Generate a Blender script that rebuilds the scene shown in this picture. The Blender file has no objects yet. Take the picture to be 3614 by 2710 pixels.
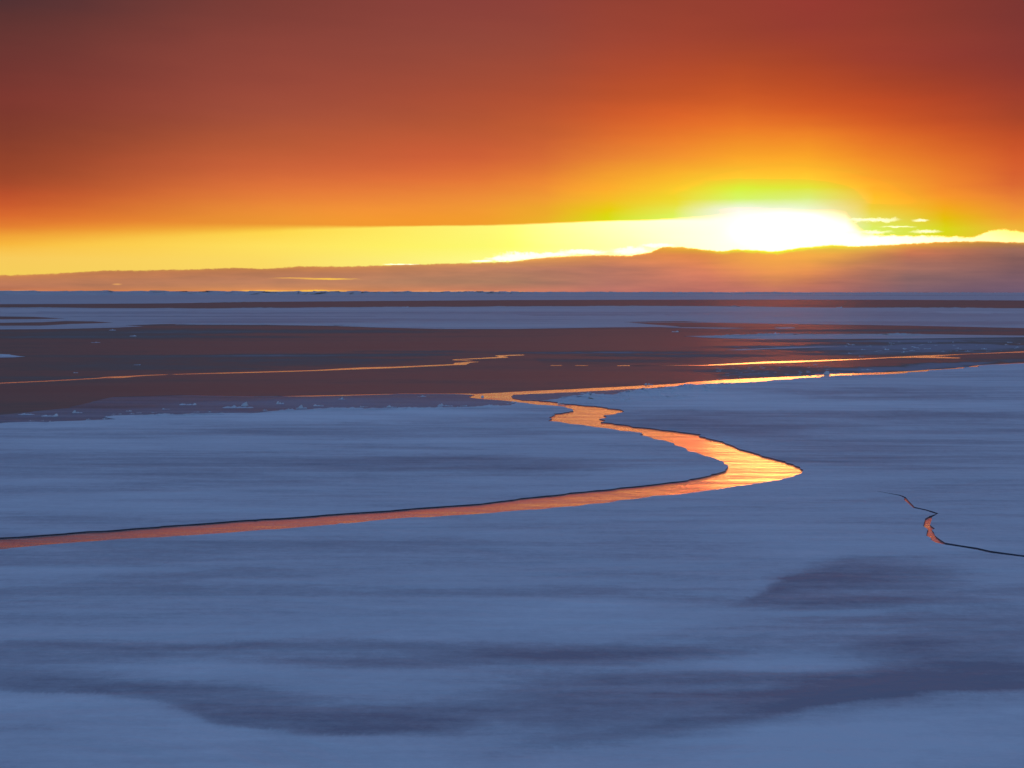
import bpy, bmesh, math, random
import numpy as np
from mathutils import Vector, Matrix, noise
from mathutils.geometry import delaunay_2d_cdt

sc = bpy.context.scene
C = sc.collection
R = math.radians
random.seed(7)

# ------------------------------------------------------------ camera
W_, H_ = 3614, 2710                 # size of the photograph the survey points were read from
F = 5500.0                          # focal length in those pixels
CAM_H = 6.0                         # eye height above the water, metres
HORIZON = 1029.5
tilt = math.atan((H_ / 2 - HORIZON) / F)
roll = R(0.10)
cam_d = bpy.data.cameras.new('camera')
cam = bpy.data.objects.new('camera', cam_d)
C.objects.link(cam)
cam_d.sensor_width = 36.0
cam_d.lens = F / W_ * 36.0
cam_d.clip_start = 0.1
cam_d.clip_end = 200000.0
CAMROT = Matrix.Rotation(math.pi / 2 - tilt, 3, 'X') @ Matrix.Rotation(roll, 3, 'Z')
M4 = CAMROT.to_4x4()
M4.translation = Vector((0, 0, CAM_H))
cam.matrix_world = M4
sc.camera = cam
sc.view_settings.view_transform = 'Standard'
sc.view_settings.look = 'None'
sc.view_settings.exposure = 1.2
sc.view_settings.gamma = 1.0


def ray(px, py):
    return (CAMROT @ Vector(((px - W_ / 2) / F, -(py - H_ / 2) / F, -1.0))).normalized()


def azel(px, py):
    d = ray(px, py)
    return math.degrees(math.atan2(d.x, d.y)), math.degrees(math.asin(d.z))


def G(px, py, z=0.0):
    """survey point -> place on the ice"""
    d = ray(px, py)
    t = (z - CAM_H) / min(d.z, -1.2e-4)
    return (d.x * t, d.y * t)


def srgb(c):
    o = []
    for v in c:
        v = v / 255.0
        o.append(v / 12.92 if v <= 0.04045 else ((v + 0.055) / 1.055) ** 2.4)
    return o

# ------------------------------------------------------------ sky
SUN_AZ, SUN_EL = azel(2760, 815)
world = bpy.data.worlds.new('World')
sc.world = world
world.use_nodes = True
nt = world.node_tree
nt.nodes.clear()
N, L = nt.nodes, nt.links


class V:
    """tiny expression helper for math nodes"""
    tree = None

    def __init__(s, sock): s.s = sock

    @staticmethod
    def op(name, *a):
        n = V.tree.nodes.new('ShaderNodeMath')
        n.operation = name
        for i, v in enumerate(a):
            if isinstance(v, V): V.tree.links.new(v.s, n.inputs[i])
            else: n.inputs[i].default_value = v
        return V(n.outputs[0])

    def __add__(s, o): return V.op('ADD', s, o)
    def __radd__(s, o): return V.op('ADD', s, o)
    def __sub__(s, o): return V.op('SUBTRACT', s, o)
    def __rsub__(s, o): return V.op('SUBTRACT', o, s)
    def __mul__(s, o): return V.op('MULTIPLY', s, o)
    def __rmul__(s, o): return V.op('MULTIPLY', s, o)
    def __truediv__(s, o): return V.op('DIVIDE', s, o)


def smooth(x, a, b, t0=0.0, t1=1.0, kind='SMOOTHSTEP'):
    n = V.tree.nodes.new('ShaderNodeMapRange')
    n.interpolation_type = kind
    n.clamp = True
    V.tree.links.new(x.s, n.inputs['Value'])
    for k, v in (('From Min', a), ('From Max', b), ('To Min', t0), ('To Max', t1)):
        if isinstance(v, V): V.tree.links.new(v.s, n.inputs[k])
        else: n.inputs[k].default_value = v
    return V(n.outputs['Result'])


def mixc(f, a, b, mode='MIX'):
    n = V.tree.nodes.new('ShaderNodeMix')
    n.data_type = 'RGBA'
    n.blend_type = mode
    for s, v in ((n.inputs[0], f), (n.inputs[6], a), (n.inputs[7], b)):
        if isinstance(v, V): V.tree.links.new(v.s, s)
        elif isinstance(v, (tuple, list)): s.default_value = (*v[:3], 1)
        else: s.default_value = v
    return V(n.outputs[2])


def ramp(x, stops, interp='LINEAR'):
    n = V.tree.nodes.new('ShaderNodeValToRGB')
    V.tree.links.new(x.s, n.inputs[0])
    cr = n.color_ramp
    cr.interpolation = interp
    while len(cr.elements) < len(stops): cr.elements.new(0.5)
    for i, (p, c) in enumerate(stops):
        cr.elements[i].position = 0.0 if i == 0 else 1.0
    for i, (p, c) in enumerate(stops):
        cr.elements[i].position = p
        cr.elements[i].color = (*c, 1) if isinstance(c, (tuple, list)) else (c, c, c, 1)
    return V(n.outputs[0])


def noise_tex(vec, scale, detail=4, rough=0.55, dims='3D'):
    n = V.tree.nodes.new('ShaderNodeTexNoise')
    n.noise_dimensions = dims
    V.tree.links.new(vec.s, n.inputs['Vector'])
    n.inputs['Scale'].default_value = scale
    n.inputs['Detail'].default_value = detail
    n.inputs['Roughness'].default_value = rough
    return V(n.outputs['Fac'])


def comb(x, y, z=0.0):
    n = V.tree.nodes.new('ShaderNodeCombineXYZ')
    for i, v in enumerate((x, y, z)):
        if isinstance(v, V): V.tree.links.new(v.s, n.inputs[i])
        else: n.inputs[i].default_value = v
    return V(n.outputs[0])


V.tree = nt
tc = N.new('ShaderNodeTexCoord')
sep = N.new('ShaderNodeSeparateXYZ')
L.new(tc.outputs['Generated'], sep.inputs[0])
DX, DY, DZ = V(sep.outputs[0]), V(sep.outputs[1]), V(sep.outputs[2])
az0 = V.op('ARCTAN2', DX, DY) * (180 / math.pi)
el0 = V.op('ARCSINE', DZ) * (180 / math.pi)
ELMAX = 14.0

# what colour the cloud deck, the clear gap and the cloud bank have, bearing by bearing
DECK = {
    30: [(0, 82, 50, 52), (60, 95, 52, 50), (200, 110, 54, 50), (350, 125, 56, 48), (450, 130, 60, 46), (550, 145, 66, 44), (630, 160, 72, 44), (680, 185, 80, 45), (740, 208, 95, 46), (790, 225, 120, 48), (840, 240, 160, 55)],
    930: [(0, 125, 62, 55), (150, 140, 68, 58), (300, 150, 72, 58), (400, 160, 78, 58), (500, 180, 88, 55), (600, 205, 100, 58), (680, 225, 120, 58), (750, 235, 145, 55), (800, 236, 152, 50)],
    1830: [(0, 140, 65, 58), (150, 150, 72, 58), (250, 160, 75, 55), (350, 175, 80, 52), (450, 190, 90, 52), (550, 210, 100, 55), (620, 228, 120, 55), (700, 240, 150, 55), (760, 242, 165, 50), (790, 240, 165, 45)],
    2330: [(0, 150, 65, 50), (150, 165, 70, 50), (250, 178, 75, 45), (330, 190, 82, 42), (400, 215, 95, 42), (470, 232, 115, 45), (550, 245, 145, 50), (620, 252, 180, 45), (680, 255, 200, 45), (730, 235, 225, 40), (770, 210, 245, 60)],
    2550: [(0, 150, 63, 50), (150, 160, 68, 47), (250, 182, 77, 42), (350, 205, 90, 40), (440, 232, 118, 42), (560, 252, 165, 45), (620, 255, 195, 48), (665, 225, 240, 55), (700, 215, 248, 70), (730, 240, 248, 190), (750, 255, 255, 255)],
    2760: [(0, 150, 60, 50), (100, 150, 62, 50), (200, 165, 68, 42), (300, 190, 78, 38), (380, 210, 90, 38), (440, 230, 115, 40), (500, 245, 145, 40), (560, 255, 175, 42), (610, 255, 200, 50), (650, 230, 240, 60), (670, 215, 250, 75), (700, 230, 245, 170), (725, 255, 255, 255)],
    2950: [(0, 146, 56, 50), (150, 155, 62, 48), (300, 182, 74, 40), (400, 210, 90, 38), (480, 238, 130, 42), (560, 250, 160, 42), (640, 255, 195, 45), (690, 225, 235, 50), (720, 215, 245, 70), (745, 240, 250, 180), (765, 255, 255, 255)],
    3130: [(0, 142, 58, 48), (100, 144, 60, 47), (200, 155, 62, 48), (300, 170, 68, 40), (350, 190, 75, 38), (420, 205, 85, 38), (480, 225, 105, 40), (560, 240, 135, 42), (640, 250, 160, 45), (700, 255, 185, 42), (750, 240, 205, 40), (800, 215, 240, 60)],
    3580: [(0, 124, 54, 50), (150, 132, 56, 50), (250, 140, 57, 48), (330, 155, 62, 45), (430, 170, 70, 42), (480, 190, 78, 40), (550, 210, 90, 44), (640, 215, 100, 50), (720, 235, 135, 55), (780, 245, 165, 50), (810, 240, 185, 60)],
}
GAP = {
    30: [(830, 240, 165, 55), (860, 250, 190, 65), (920, 248, 205, 95), (970, 245, 205, 90)],
    930: [(805, 255, 210, 70), (870, 255, 225, 95), (940, 250, 215, 100)],
    1830: [(795, 255, 252, 125), (880, 252, 252, 115), (930, 255, 255, 150)],
    2050: [(790, 255, 255, 140), (850, 245, 255, 125), (900, 255, 255, 160)],
    2330: [(775, 250, 255, 245), (830, 250, 255, 220), (850, 245, 255, 170), (880, 255, 255, 225)],
    2450: [(775, 255, 255, 255), (880, 255, 255, 255)],
    3130: [(775, 255, 255, 255), (880, 255, 255, 255)],
    3580: [(812, 255, 255, 130), (850, 255, 255, 190)],
}
BANK = {
    30: [(970, 205, 130, 78), (985, 190, 124, 85), (1005, 182, 120, 90), (1030, 200, 118, 80)],
    930: [(950, 200, 130, 75), (965, 188, 124, 88), (1000, 196, 134, 98), (1018, 205, 138, 90), (1032, 235, 148, 80)],
    1830: [(920, 230, 160, 80), (940, 198, 132, 98), (1000, 180, 130, 100), (1032, 208, 124, 96)],
    2330: [(872, 230, 145, 60), (890, 225, 132, 75), (905, 215, 130, 85), (950, 200, 125, 100), (1030, 182, 113, 105)],
    2550: [(880, 235, 190, 50), (895, 238, 150, 70), (930, 228, 138, 85), (970, 212, 126, 95), (1030, 192, 115, 100)],
    2760: [(880, 210, 240, 50), (898, 245, 200, 60), (930, 240, 165, 80), (960, 232, 140, 85), (1000, 215, 125, 90), (1030, 200, 118, 95)],
    2950: [(868, 235, 205, 50), (885, 240, 160, 70), (930, 222, 135, 85), (970, 198, 122, 92), (1030, 165, 108, 105)],
    3130: [(865, 228, 165, 60), (885, 222, 130, 80), (930, 185, 120, 95), (980, 155, 110, 100), (1030, 128, 96, 105)],
    3580: [(853, 215, 145, 60), (870, 160, 110, 90), (920, 135, 95, 90), (1030, 112, 90, 110)],
}


def table(data, n_az, n_el, el_lo, el_hi, interp_smooth=True):
    """resample the survey on an even bearing / elevation grid"""
    xs = sorted(data)
    azs = [azel(x, 700)[0] for x in xs]
    els = np.linspace(el_lo, el_hi, n_el)
    cols = []
    for x in xs:
        p = sorted((azel(x, y)[1], c) for y, *c in data[x])
        e = [q[0] for q in p]
        lin = np.array([srgb(q[1]) for q in p]) ** 0.5
        cols.append(np.stack([np.interp(els, e, lin[:, k]) for k in range(3)], 1))
    cols = np.array(cols)
    az_g = np.linspace(azs[0], azs[-1], n_az)
    out = np.zeros((n_az, n_el, 3))
    # monotone-ish cubic along the bearing
    m = np.gradient(cols, np.array(azs), axis=0)
    for i, a in enumerate(az_g):
        k = min(max(np.searchsorted(azs, a) - 1, 0), len(azs) - 2)
        h = azs[k + 1] - azs[k]
        t = (a - azs[k]) / h
        h00, h10, h01, h11 = 2*t**3-3*t**2+1, t**3-2*t**2+t, -2*t**3+3*t**2, t**3-t**2
        out[i] = h00*cols[k] + h10*h*m[k]*0.6 + h01*cols[k+1] + h11*h*m[k+1]*0.6
    return az_g, els, np.clip(out, 0, 1) ** 2


def grid_sky(data, az, el, n_az, n_el, el_lo, el_hi):
    az_g, els, col = table(data, n_az, n_el, el_lo, el_hi)
    t = smooth(el, el_lo, el_hi, kind='LINEAR')
    out = None
    for i in range(n_az):
        stops = [(j / (n_el - 1), tuple(float(v) for v in col[i, j])) for j in range(n_el)]
        r = ramp(t, stops)
        out = r if out is None else mixc(smooth(az, float(az_g[i-1]), float(az_g[i]), kind='LINEAR'), out, r)
    return out


flat = comb(az0 * 0.25, el0 * 1.4)
w1 = noise_tex(flat, 1.1, 3, 0.5)
w2 = noise_tex(comb(az0 * 0.9, el0 * 3.0, 3.7), 1.6, 5, 0.6)
az = az0 + (w1 - 0.5) * 0.9
el = el0 + (w2 - 0.5) * 0.10
deck = grid_sky(DECK, az, el, 16, 24, azel(1807, 850)[1], azel(1807, -10)[1])
gap = grid_sky(GAP, az, el, 9, 5, azel(1807, 970)[1], azel(1807, 770)[1])
bank = grid_sky(BANK, az, el0, 11, 12, 0.0, azel(1807, 850)[1])

# soft streaks in the deck and in the bank
st = noise_tex(comb(az0 * 0.10 + el0 * 0.12, el0 * 0.55, 1.3), 1.0, 4, 0.55)
deck = mixc(1.0, deck, ramp(st, [(0.3, (0.95, 0.96, 0.98)), (0.7, (1.05, 1.04, 1.02))]), 'MULTIPLY')
sb = noise_tex(comb(az0 * 0.22, el0 * 2.0, 8.1), 1.3, 6, 0.55)
bank = mixc(1.0, bank, ramp(sb, [(0.32, (0.80, 0.84, 0.94)), (0.68, (1.10, 1.06, 1.06))]), 'MULTIPLY')


def profile(pts, az, lo=0.0, hi=4.0):
    pts = [(azel(x, y)) for x, y in pts]
    a0, a1 = pts[0][0], pts[-1][0]
    t = smooth(az, a0, a1, kind='LINEAR')
    return ramp(t, [((a - a0) / (a1 - a0), e / hi) for a, e in pts]) * hi


BANK_TOP = [(0, 972), (90, 970), (200, 966), (370, 954), (480, 955), (700, 950), (820, 945), (930, 949), (1060, 940), (1200, 941), (1400, 935), (1600, 930), (1800, 924), (1898, 911), (2005, 904), (2128, 900), (2226, 902), (2300, 889), (2337, 871), (2407, 872), (2546, 887), (2604, 879), (2743, 887), (2817, 875), (2932, 864), (3014, 869), (3112, 864), (3235, 858), (3317, 853), (3481, 851), (3614, 856)]
DECK_EDGE = [(0, 842), (200, 828), (450, 815), (900, 805), (1300, 800), (1700, 795), (1830, 792), (2000, 786), (2330, 775), (2500, 771), (2620, 757), (2760, 746), (2880, 752), (2985, 773), (3010, 800), (3040, 826), (3100, 832), (3300, 835), (3430, 838), (3462, 828), (3490, 816), (3530, 811), (3580, 814), (3614, 822)]
rag = noise_tex(comb(az0 * 1.6, el0 * 2.6, 5.0), 2.2, 7, 0.66)
rag2 = noise_tex(comb(az0 * 0.5, el0 * 2.0, 9.0), 1.0, 4, 0.5)
e_bank = profile(BANK_TOP, az0) + (rag - 0.5) * 0.13
e_deck = profile(DECK_EDGE, az0) + (rag2 - 0.5) * 0.08 + (rag - 0.5) * smooth(az0, azel(2900, 800)[0], azel(3100, 800)[0], 0.02, 0.22)
soft = smooth(az0, azel(0, 800)[0], azel(1500, 800)[0], 0.50, 0.045) + smooth(V.op('ABSOLUTE', az0 - azel(2640, 750)[0]), 3.2, 1.0, 0.0, 0.10) + smooth(V.op('ABSOLUTE', az0 - azel(2975, 790)[0]), 1.3, 0.2, 0.0, 0.26)
in_deck = smooth(el0, e_deck - soft, e_deck + soft)
in_bank = smooth(el0, e_bank + 0.03, e_bank - 0.03)
sky = mixc(in_deck, gap, deck)
sp = N.new('ShaderNodeSeparateColor')
L.new(sky.s, sp.inputs[0])
clipped = smooth(V(sp.outputs[0]), 0.88, 0.99)


def streak(x, y, rx, ry, soft=0.5, warp=0.5):
    """lens-shaped rent or wisp at one bearing"""
    a, e = azel(x, y)
    k = math.degrees(1 / F)
    u = (az0 - a) / (rx * k)
    v = (el0 - e + (rag - 0.5) * (ry * k * 2 * warp)) / (ry * k)
    r = V.op('SQRT', u * u + v * v) + (w2 - 0.5) * (0.8 * warp)
    return smooth(r, 1.0, 1.0 - soft)


for s in ((3075, 776, 120, 10, 0.9, 1.3), (3078, 818, 95, 9, 0.9, 1.3), (3250, 777, 40, 7, 0.9, 1.2), (3270, 817, 60, 8, 0.9, 1.3), (3170, 800, 70, 4, 1.0, 1.5)):
    sky = mixc(streak(*s), sky, (1.3, 1.25, 0.75))
for s in ((1850, 903, 120, 17), (1780, 913, 70, 13), (2060, 889, 105, 12), (1960, 898, 80, 10), (2225, 884, 85, 16), (2320, 866, 70, 11), (1700, 921, 50, 4), (1420, 933, 80, 3)):
    sky = mixc(streak(*s, 0.6, 1.1), sky, (1.4, 1.35, 0.95))
# sunlit rim along the top of the bank, then the bank itself
rim = smooth(V.op('ABSOLUTE', el0 - e_bank), 0.09, 0.0)
glowdist = V.op('ABSOLUTE', az0 - SUN_AZ)
under_u = (az0 - SUN_AZ) / 3.6
under_v = (el0 - e_bank) / 1.7
under = smooth(V.op('SQRT', under_u * under_u + under_v * under_v), 1.0, 0.0)
bank = mixc(under * 0.75, bank, (1.0, 0.42, 0.07))
bank = mixc(rim * smooth(glowdist, 16, 2, 0.12, 0.55), bank, (1.0, 0.55, 0.06))
bank = mixc(smooth(V.op('ABSOLUTE', el0 - e_bank), 0.15, 0.02) * smooth(glowdist, 3.6, 0.5), bank, (0.80, 0.86, 0.04))
for s, c in (((1160, 984, 130, 4.5), (1.0, 0.56, 0.08)), ((1040, 981, 110, 2.5), (0.9, 0.45, 0.1)), ((413, 1003, 22, 4), (0.75, 0.35, 0.12)),
             ((930, 1028, 130, 7), (1.0, 0.52, 0.08)), ((1110, 1028, 150, 8), (1.0, 0.55, 0.07)), ((1600, 1031, 420, 8), (0.78, 0.33, 0.15)), ((60, 1030, 160, 9), (0.7, 0.3, 0.14))):
    bank = mixc(streak(*s, 0.8, 0.6), bank, c)
sky = mixc(in_bank, sky, bank)
# the sun burning through the gap: far brighter than white
du = (az0 - SUN_AZ) / 2.3
dv = (el0 - SUN_EL) / 0.74
rr = V.op('SQRT', du * du + dv * dv)
core = smooth(rr, 1.25, 0.1) * (1.0 - in_bank)
boost = core * core
halo_u = (az0 - SUN_AZ) / 11.0
halo_v = (el0 - SUN_EL) / 4.2
halo = smooth(V.op('SQRT', halo_u * halo_u + halo_v * halo_v), 1.0, 0.0)
near = smooth(V.op('SQRT', (az0 - SUN_AZ) * (az0 - SUN_AZ) / 30.0 + (el0 - SUN_EL) * (el0 - SUN_EL) / 5.5), 1.0, 0.2)
clear_gap = (1.0 - in_bank) * (1.0 - in_deck)
# the channels the photograph clips are really brighter still: reds in the glowing deck, reds and greens in the gap
sky = mixc(1.0, sky, comb(halo * clear_gap * 7.0 + near * clipped * (1.0 - in_bank) * 10.0 + boost * 20.0, halo * clear_gap * 1.0 + boost * 5.0, boost * 1.0), 'ADD')

# clear twilight sky for the rest of the dome
nish = N.new('ShaderNodeTexSky')
nish.sky_type = 'NISHITA'
nish.sun_disc = False
nish.sun_elevation = R(SUN_EL)
nish.sun_rotation = R(SUN_AZ)
nish.air_density = 1.0
nish.dust_density = 0.6
nish.ozone_density = 2.5
NISH = 0.13
blue = mixc(1.0, V(nish.outputs[0]), (NISH * 1.0, NISH * 1.0, NISH * 1.0), 'MULTIPLY')
blue = mixc(1.0, blue, (1.50, 1.32, 1.58), 'MULTIPLY')
up = smooth(el0, 12.5, 26.0)
side = smooth(V.op('ABSOLUTE', az0), 28.0, 75.0)
away = V.op('MAXIMUM', up, side)
sky = mixc(1.0, sky, (2 ** -1.2,) * 3, 'MULTIPLY')
final = mixc(away, sky, blue)
below = smooth(el0, -0.3, -2.0)
final = mixc(below, final, (0.02, 0.03, 0.06))
bg = N.new('ShaderNodeBackground')
L.new(final.s, bg.inputs[0])
bg.inputs[1].default_value = 1.0
wo = N.new('ShaderNodeOutputWorld')
L.new(bg.outputs[0], wo.inputs[0])

# low veiled sun
sl = bpy.data.lights.new('sun', 'SUN')
sun = bpy.data.objects.new('sun', sl)
C.objects.link(sun)
sl.energy = 0.011
sl.angle = R(5.5)
sl.color = (1.0, 0.56, 0.14)
sd = Vector((math.sin(R(SUN_AZ)) * math.cos(R(SUN_EL)), math.cos(R(SUN_AZ)) * math.cos(R(SUN_EL)), math.sin(R(SUN_EL))))
sun.rotation_euler = sd.to_track_quat('Z', 'Y').to_euler()

# ------------------------------------------------------------ materials
def material(name):
    m = bpy.data.materials.new(name)
    m.use_nodes = True
    V.tree = m.node_tree
    b = m.node_tree.nodes['Principled BSDF']
    return m, b, m.node_tree


def bump(t, height, strength, dist, b, prev=None):
    n = t.nodes.new('ShaderNodeBump')
    n.inputs['Strength'].default_value = strength
    n.inputs['Distance'].default_value = dist
    t.links.new(height.s, n.inputs['Height'])
    if prev: t.links.new(prev.outputs[0], n.inputs['Normal'])
    if b: t.links.new(n.outputs[0], b.inputs['Normal'])
    return n


def world_pos(t, sx=1.0, sy=1.0):
    g = t.nodes.new('ShaderNodeNewGeometry')
    mp = t.nodes.new('ShaderNodeMapping')
    mp.inputs['Scale'].default_value = (sx, sy, 1.0)
    t.links.new(g.outputs['Position'], mp.inputs['Vector'])
    return V(mp.outputs[0])


def attr(t, name):
    a = t.nodes.new('ShaderNodeAttribute')
    a.attribute_name = name
    return V(a.outputs['Fac'])


def snow_material(name, dark, light, bias=0.0, spec=0.08, rough=0.8, wind=True):
    m, b, t = material(name)
    p = world_pos(t, 0.38, 1.0)
    big = noise_tex(p, 0.035, 3, 0.5)
    mid = noise_tex(p, 0.16, 7, 0.62)
    fine = noise_tex(world_pos(t), 3.0, 5, 0.7)
    # a domain-bent layer gives the feathered drift edges
    n = t.nodes.new('ShaderNodeTexNoise')
    t.links.new(p.s, n.inputs['Vector'])
    n.inputs['Scale'].default_value = 0.22
    n.inputs['Detail'].default_value = 8
    n.inputs['Roughness'].default_value = 0.6
    n.inputs['Distortion'].default_value = 1.4
    drift = V(n.outputs['Fac'])
    streaks = noise_tex(world_pos(t, 0.22, 1.5), 0.55, 8, 0.68)
    f = (big - 0.5) * 0.7 + (mid - 0.5) * 0.8 + (drift - 0.5) * 0.7 + (streaks - 0.5) * 1.1 + attr(t, 'cover') * 1.0 + (fine - 0.5) * 0.40 + (noise_tex(world_pos(t, 0.6, 1.0), 16.0, 3, 0.7) - 0.5) * 0.30 + (noise_tex(world_pos(t, 0.10, 1.0), 0.075, 6, 0.6) - 0.5) * 0.6 + (0.56 + bias)
    col = ramp(f, [(0.0, dark), (0.42, tuple(d * 0.55 + l * 0.45 for d, l in zip(dark, light))), (0.6, tuple(d * 0.3 + l * 0.7 for d, l in zip(dark, light))), (1.0, light)])
    t.links.new(col.s, b.inputs['Base Color'])
    b.inputs['Specular IOR Level'].default_value = spec
    t.links.new(smooth(f, 0.1, 0.8, rough - 0.06, rough + 0.05).s, b.inputs['Roughness'])
    b1 = bump(t, drift, 0.8, 0.25, None)
    bump(t, noise_tex(world_pos(t, 1.0, 1.0), 9.0, 4, 0.6), 0.35, 0.012, b, b1)
    return m


M_SNOW = snow_material('snow_on_ice', (0.33, 0.33, 0.38), (0.80, 0.86, 0.88))
M_FAR = snow_material('far_snow', (0.34, 0.34, 0.38), (0.60, 0.60, 0.60), 0.0, 0.25, 0.6)
M_FROST = snow_material('frosted_ice', (0.055, 0.06, 0.08), (0.30, 0.32, 0.38), -0.15, 0.2, 0.5)
M_BLOCK = snow_material('broken_ice', (0.42, 0.48, 0.55), (0.82, 0.87, 0.9), -0.05, 0.1, 0.6)

m, b, t = material('shaded_wet_ice_edge')
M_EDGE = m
c = ramp(noise_tex(world_pos(t), 4.0, 4, 0.6), [(0.3, (0.018, 0.022, 0.04)), (0.7, (0.05, 0.06, 0.10))])  # dark wet ice, with the shade of the backlit floe edges painted in
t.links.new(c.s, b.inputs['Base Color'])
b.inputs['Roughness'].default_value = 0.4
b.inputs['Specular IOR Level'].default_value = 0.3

m, b, t = material('thin_new_ice')
M_NILAS = m
p = world_pos(t, 0.5, 1.0)
a1 = noise_tex(p, 0.05, 6, 0.65)
a2 = noise_tex(world_pos(t, 0.7, 1.0), 0.6, 6, 0.7)
cov = attr(t, 'cover')
a3 = noise_tex(world_pos(t, 0.12, 1.0), 0.09, 8, 0.68)
f = (a1 - 0.5) * 0.7 + (a3 - 0.5) * 0.9 + (a2 - 0.5) * 0.5 + cov * 1.5 + 0.32
col = ramp(f, [(0.0, (0.125, 0.112, 0.088)), (0.42, (0.155, 0.140, 0.108)), (0.7, (0.23, 0.22, 0.20)), (1.0, (0.34, 0.34, 0.38))])
# a matt, slightly frosty skin of new ice with a weak satin sheen
t.nodes.remove(b)
df = t.nodes.new('ShaderNodeBsdfDiffuse')
gs = t.nodes.new('ShaderNodeBsdfGlossy')
gs.inputs['Color'].default_value = (1.0, 0.60, 0.50, 1)
t.links.new(col.s, df.inputs['Color'])
t.links.new(smooth(f, 0.2, 0.9, 0.32, 0.52).s, gs.inputs['Roughness'])
mx = t.nodes.new('ShaderNodeMixShader')
t.links.new(smooth(f, 0.2, 0.75, 0.20, 0.05).s, mx.inputs[0])
t.links.new(df.outputs[0], mx.inputs[1])
t.links.new(gs.outputs[0], mx.inputs[2])
bn = bump(t, a2, 0.12, 0.02, None)
t.links.new(bn.outputs[0], df.inputs['Normal'])
t.links.new(bn.outputs[0], gs.inputs['Normal'])
t.links.new(mx.outputs[0], t.nodes['Material Output'].inputs['Surface'])

m, b, t = material('sea_water')
M_WATER = m
r1 = noise_tex(world_pos(t, 0.7, 1.3), 2.6, 4, 0.55)
r2 = noise_tex(world_pos(t, 1.0, 1.6), 10.0, 3, 0.5)
b0 = bump(t, noise_tex(world_pos(t, 0.35, 1.0), 0.9, 3, 0.5), 0.7, 0.05, None)
b1 = bump(t, r1, 0.4, 0.030, None, b0)
b2 = bump(t, r2, 0.35, 0.008, None, b1)
t.nodes.remove(b)
df = t.nodes.new('ShaderNodeBsdfDiffuse')
df.inputs['Color'].default_value = (0.52, 0.48, 0.54, 1)
gs = t.nodes.new('ShaderNodeBsdfGlossy')
gs.inputs['Color'].default_value = (1.0, 0.90, 0.76, 1)
gs.inputs['Roughness'].default_value = 0.16
lw = t.nodes.new('ShaderNodeLayerWeight')
lw.inputs['Blend'].default_value = 0.5
mx = t.nodes.new('ShaderNodeMixShader')
t.links.new(smooth(V(lw.outputs['Facing']), 0.0, 0.8, 0.10, 0.84).s, mx.inputs[0])
t.links.new(df.outputs[0], mx.inputs[1])
t.links.new(gs.outputs[0], mx.inputs[2])
t.links.new(b2.outputs[0], gs.inputs['Normal'])
t.links.new(mx.outputs[0], t.nodes['Material Output'].inputs['Surface'])

# ------------------------------------------------------------ mesh helpers
def tag(o, label=None, cat=None, group=None, kind=None):
    if label: o['label'] = label
    if cat: o['category'] = cat
    if group: o['group'] = group
    if kind: o['kind'] = kind
    return o


def mesh_obj(name, verts, faces, mats, parent=None, mat_idx=None, smooth_shade=True, attrs=None):
    me = bpy.data.meshes.new(name)
    me.from_pydata([tuple(v) for v in verts], [], faces)
    for m in (mats if isinstance(mats, list) else [mats]): me.materials.append(m)
    if mat_idx is not None: me.polygons.foreach_set('material_index', mat_idx)
    me.polygons.foreach_set('use_smooth', [smooth_shade and (mat_idx is None or mat_idx[i] == 0) for i in range(len(me.polygons))])
    if attrs is not None:
        a = me.attributes.new('cover', 'FLOAT', 'POINT')
        a.data.foreach_set('value', attrs)
    me.update()
    o = bpy.data.objects.new(name, me)
    C.objects.link(o)
    if parent: o.parent = parent
    return o


def fnoise(x, y, z=0.0, octs=4):
    return noise.fractal(Vector((x, y, z)), 0.9, 2.1, octs)


def rough_line(pts, amp=1.0, seed=0.0, closed=False):  # chips, notches and slow wander
    """survey polyline on the ground -> broken-edge polyline"""
    out = []
    n = len(pts)
    for i in range(n if closed else n - 1):
        a, b_ = pts[i], pts[(i + 1) % n]
        dx, dy = b_[0] - a[0], b_[1] - a[1]
        ln = math.hypot(dx, dy)
        d = math.hypot((a[0] + b_[0]) / 2, (a[1] + b_[1]) / 2)
        d = min(d, 3000)
        step = max(0.12, d * 0.0035)
        k = max(1, min(400, int(ln / step)))
        nx, ny = (-dy / ln, dx / ln) if ln > 1e-9 else (0, 0)
        for j in range(k):
            t = j / k
            x, y = a[0] + dx * t, a[1] + dy * t
            fade = min(1.0, min(t, 1 - t) * ln / (step * 3) + 0.15)
            s = 9.0 / max(d, 20) * 4.0
            w = amp * d * 0.0016 * fade
            q = fnoise(x * s * 0.25, y * s * 0.25, seed, 5)
            q2 = fnoise(x * s, y * s, seed + 5, 2)
            q3 = noise.cell(Vector((x * s * 0.5, y * s * 0.5, seed))) - 0.5
            o = (q * 1.0 + q2 * 0.5 + q3 * 0.95) * w
            out.append((x + nx * o, y + ny * o))
    if not closed: out.append(tuple(pts[-1]))
    return out


def gl(pts, z=0.0, amp=1.0, seed=0.0):
    return rough_line([G(x, y, z) for x, y in pts], amp, seed)


def in_poly(P, poly):
    x, y = P[:, 0], P[:, 1]
    inside = np.zeros(len(P), bool)
    q = np.array(poly)
    j = len(q) - 1
    for i in range(len(q)):
        xi, yi = q[i]; xj, yj = q[j]
        if yi != yj:
            c = ((yi > y) != (yj > y)) & (x < (xj - xi) * (y - yi) / (yj - yi) + xi)
            inside ^= c
        j = i
    return inside


DD = 60.0
def warp(p): return (p[0] / (p[1] + DD) * 3.0, math.log(p[1] + DD))


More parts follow.
